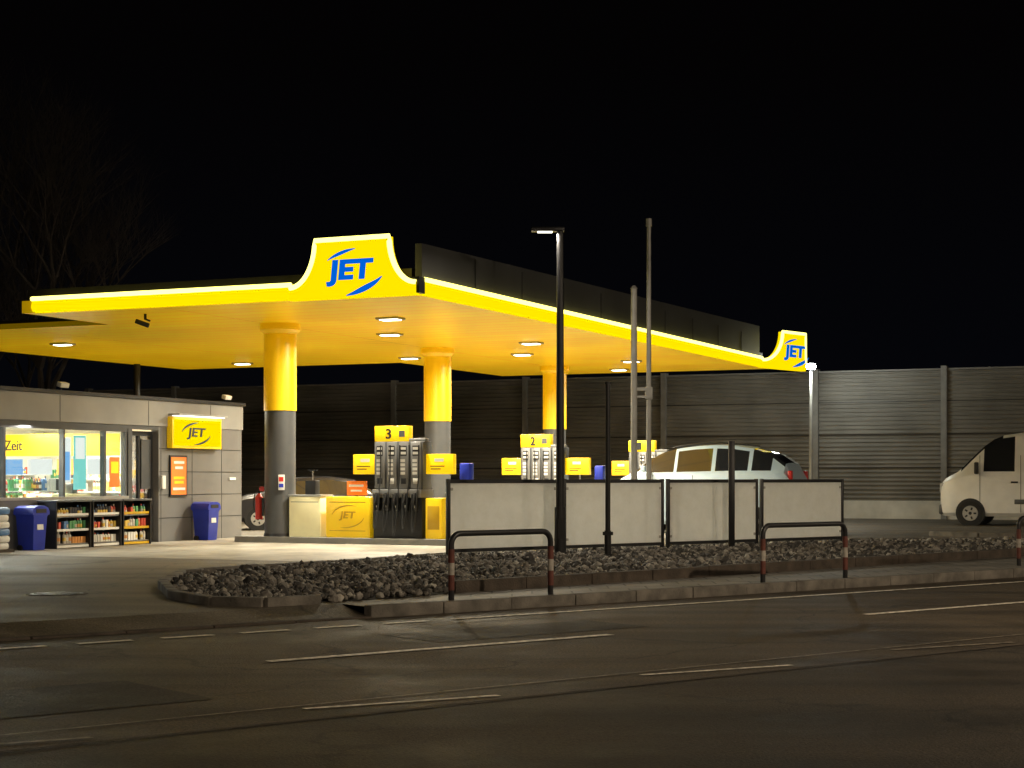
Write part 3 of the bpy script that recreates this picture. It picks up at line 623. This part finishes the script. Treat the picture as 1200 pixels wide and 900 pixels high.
# ------------------------------------------------------------ framed fence: four separate framed panels
FS=2.72; f0=Vector((-1.19,30.1,0)); FA=math.atan2(.635,.77)
b=MB()
for i in range(4):
    x0=i*FS+.05; x1=(i+1)*FS-.05
    b.bx(x0+.065,x1-.065,-.012,.012,GZ+.17,1.455,'frost')
    b.bx(x0+.06,x1-.06,-.03,.03,1.455,1.52,'dark'); b.bx(x0+.06,x1-.06,-.03,.03,GZ+.11,GZ+.17,'dark')
    for xx in(x0,x1-.06): 
        b.bx(xx,xx+.06,-.035,.035,GZ-.02,1.53,'dark',.006); b.bx(xx-.03,xx+.09,-.09,.09,GZ+.02,GZ+.045,'dark')
    for xx in(x0+.10,x1-.10):
        for zz in(.4,1.35): b.box((xx,-.016,zz),(.05,.012,.05),'silver',bev=.003)
b.obj('panel_fence',loc=f0,rz=FA)
def barrier(s0,n,w):
    b=MB(); r=.035; hgt=.78; c=.13
    path=[(0,0,0),(0,0,hgt-c)]+[(c-c*math.cos(a),0,hgt-c+c*math.sin(a)) for a in [math.radians(x) for x in(15,30,45,60,75,90)]]
    path+=[(w-c+c*math.sin(a),0,hgt-c+c*math.cos(a)) for a in [math.radians(x) for x in(0,15,30,45,60,75,90)]]+[(w,0,0)]
    b.tube(path,r,'dark',12)
    for x in(0,w):
        b.cyl((x,0,.12),(x,0,.30),r+.003,r+.003,'rustr'); b.cyl((x,0,.30),(x,0,.44),r+.003,r+.003,'whiteb'); b.cyl((x,0,.44),(x,0,.60),r+.003,r+.003,'rustr')
    p=R(s0,n); b.obj('pedestrian_barrier',loc=(p[0],p[1],GZ),rz=RA)
barrier(.88,-.98,1.52); barrier(6.2,-.98,1.72); barrier(12.75,-1.4,1.6)

# ------------------------------------------------------------ poles
def lamp_single(name,loc,h,rdir,r=.075,k='dark',lens='lampdim',power=0,col=(1,.85,.6),arm=.45):
    b=MB(); b.cyl((0,0,0),(0,0,.9),r*1.35,r*1.3,k,20); b.cyl((0,0,.9),(0,0,h),r,r*.75,k,20); b.cyl((0,0,0),(0,0,.04),r*2,r*2,k,20)
    b.box((rdir*arm/2,0,h-.03),(arm+.16,.22,.08),k,bev=.02); b.box((rdir*(arm*.62),0,h-.078),(arm*.6,.15,.012),lens)
    b.box((0,-r*1.33,.5),(.09,.01,.35),'black')
    o=b.obj(name,loc=loc)
    if power: area('lamp_light',(rdir*arm*.6,0,h-.1),.3,power,col,parent=o,spread=170)
    return o
lamp_single('street_lamp',(.88,31.2,GZ),6.0,-1,.08,'dark','lampdim',120,(1,.88,.70))
b=MB(); b.cyl((0,0,0),(0,0,5.04),.075,.05,'gmetal',16); b.cyl((0,0,5.04),(0,0,5.10),.07,.12,'dark',20); b.cyl((0,0,5.10),(0,0,5.20),.13,.17,'lampw',20); b.cyl((0,0,5.20),(0,0,5.29),.17,.13,'lampw',20); b.cyl((0,0,5.292),(0,0,5.36),.20,.06,'dark',20)
o=b.obj('street_lamp',loc=(10.12,57.8,GZ)); pointl('lamp_light',(-.0,-.45,5.1),330,(.95,1,.92),.15,o)
b=MB(); b.cyl((0,0,0),(0,0,4.2),.08,.06,'dark'); b.box((0,0,4.2),(2.2,.06,.06),'dark')
for s in(-1,1): b.box((s*1.02,0,4.15),(.34,.2,.1),'dark',bev=.02); b.box((s*1.02,-.04,4.04),(.24,.16,.14),'lampw')
b.obj('street_lamp',loc=(-10.7,73,GZ))
for sx,nn,pw in((-21,14.2,1650),(6,14.6,1700),(30,14.6,1800)):
    p=R(sx,nn); b=MB(); b.cyl((0,0,0),(0,0,7.5),.09,.06,'gmetal'); b.tube([(0,0,7.4),(rn.x*-.3,rn.y*-.3,7.7),(-rn.x*1.5,-rn.y*1.5,7.8)],.04,'gmetal'); b.box((-rn.x*1.7,-rn.y*1.7,7.78),(.3,.6,.12),'gmetal',rz=RA); b.box((-rn.x*1.7,-rn.y*1.7,7.715),(.22,.45,.01),'lampdim',rz=RA)
    o=b.obj('street_lamp',loc=(p[0],p[1],.12)); q=Vector((-rn.x*.8,-rn.y*.8,-1)).to_track_quat('-Z','Y').to_euler()
    area('lamp_light',(-rn.x*1.7,-rn.y*1.7,7.69),.4,pw,(1,.80,.56),rot=q,parent=o)
b=MB(); b.cyl((0,0,0),(0,0,5.2),.068,.06,'gmetal'); b.cyl((0,0,5.2),(0,0,5.26),.075,.03,'gmetal'); b.cyl((0,0,0),(0,0,.3),.1,.1,'gmetal')
b.box((.14,0,3.2),(.36,.05,.06),'gmetal'); b.box((.14,0,3.05),(.36,.05,.04),'gmetal'); b.obj('flagpole',loc=(2.43,34.0,GZ))
b=MB(); b.cyl((0,0,0),(0,0,6.45),.055,.042,'gmetal'); b.cyl((0,0,6.45),(0,0,6.6),.06,.06,'gmetal'); b.cyl((0,0,0),(0,0,.3),.09,.09,'gmetal'); b.box((0,0,3.12),(.14,.14,.24),'gmetal',bev=.01); b.obj('flagpole',loc=(2.73,34.05,GZ))
b=MB(); b.cyl((0,0,0),(0,0,3.08),.045,.045,'dark'); b.cyl((0,0,3.08),(0,0,3.12),.06,.06,'dark'); b.box((0,0,.05),(.2,.2,.08),'dark'); b.box((0,0,.45),(.18,.12,.06),'dark'); b.cyl((0,0,0),(0,0,.5),.06,.06,'dark'); b.obj('sign_post',loc=(1.69,30.1,GZ))
b=MB(); b.bx(-.06,.06,-.05,.05,0,2.17,'dark',.008); b.bx(-.1,.1,-.1,.1,0,.04,'dark'); b.obj('steel_post',loc=(4.42,34.35,GZ))

# ------------------------------------------------------------ bare trees behind the shop
def tree(loc,h,seed):
    rd=random.Random(seed); b=MB()
    def br(p,d,L,r,dep):
        n=3; q=p
        for i in range(n):
            d=(d+Vector((rd.uniform(-.16,.16),rd.uniform(-.16,.16),rd.uniform(-.03,.12)))).normalized()
            q2=q+d*L/n; b.cyl(q,q2,r*(1-.22*i),r*(1-.22*(i+1)),'bark',6 if dep<3 else 4,cap=False)
            if dep<6 and (i>0 or dep==0):
                for k in range(2 if dep<5 else 1):
                    a=rd.uniform(0,6.28); o=Vector((math.cos(a),math.sin(a),rd.uniform(.2,.7))).normalized()
                    br(q2,(d*.8+o*.75).normalized(),L*rd.uniform(.58,.78),r*.5,dep+1) if dep<5 else None
            q=q2
        if dep<6 and r>.008: br(q,d,L*.72,r*.42,dep+1)
    br(Vector((0,0,0)),Vector((0,0,1)),h*.33,h*.018,0)
    b.obj('bare_tree',loc=loc,smooth=False)
tree((-17,62,0),17,3); tree((-23.5,66,0),15,11)
b=MB()
for i in range(2600):
    x=random.uniform(-14,1); z=random.random()**.7*(2.0+.5*math.sin(x*1.3)+.3*math.sin(x*3.1)); y=68.5-x*.45+random.uniform(-.6,.6)
    s=random.uniform(.06,.16); R3=Euler((random.random()*6,random.random()*6,random.random()*6)).to_matrix()
    b.add([Vector((x,y,z+.1))+R3@Vector(q)*s for q in((-1,0,0),(0,-.5,0),(1,0,0),(0,.5,0))],[[0,1,2,3]],'leaf')
b.obj('hedge',smooth=False)

# ------------------------------------------------------------ world
w=bpy.data.worlds.new('World'); sc.world=w; w.use_nodes=True; nt=w.node_tree
bg=nt.nodes['Background']; tc=nt.nodes.new('ShaderNodeTexCoord'); sp=nt.nodes.new('ShaderNodeSeparateXYZ'); rp=nt.nodes.new('ShaderNodeValToRGB')
nt.links.new(tc.outputs['Generated'],sp.inputs[0]); nt.links.new(sp.outputs['Z'],rp.inputs['Fac']); nt.links.new(rp.outputs['Color'],bg.inputs['Color'])
rp.color_ramp.elements[0].position=0.05; rp.color_ramp.elements[0].color=(.0014,.0016,.0026,1); rp.color_ramp.elements[1].position=.24; rp.color_ramp.elements[1].color=(.0009,.0007,.0008,1)
bg.inputs['Strength'].default_value=1.0
# ------------------------------------------------------------ camera
cd=bpy.data.cameras.new('camera'); cam=bpy.data.objects.new('camera',cd); COL.objects.link(cam)
cam.location=(0,0,1.55); cam.rotation_euler=(math.radians(90),0,0); cd.lens=60; cd.sensor_width=36; cd.shift_y=110/1200; cd.clip_end=2000; cd.clip_start=.1
sc.camera=cam
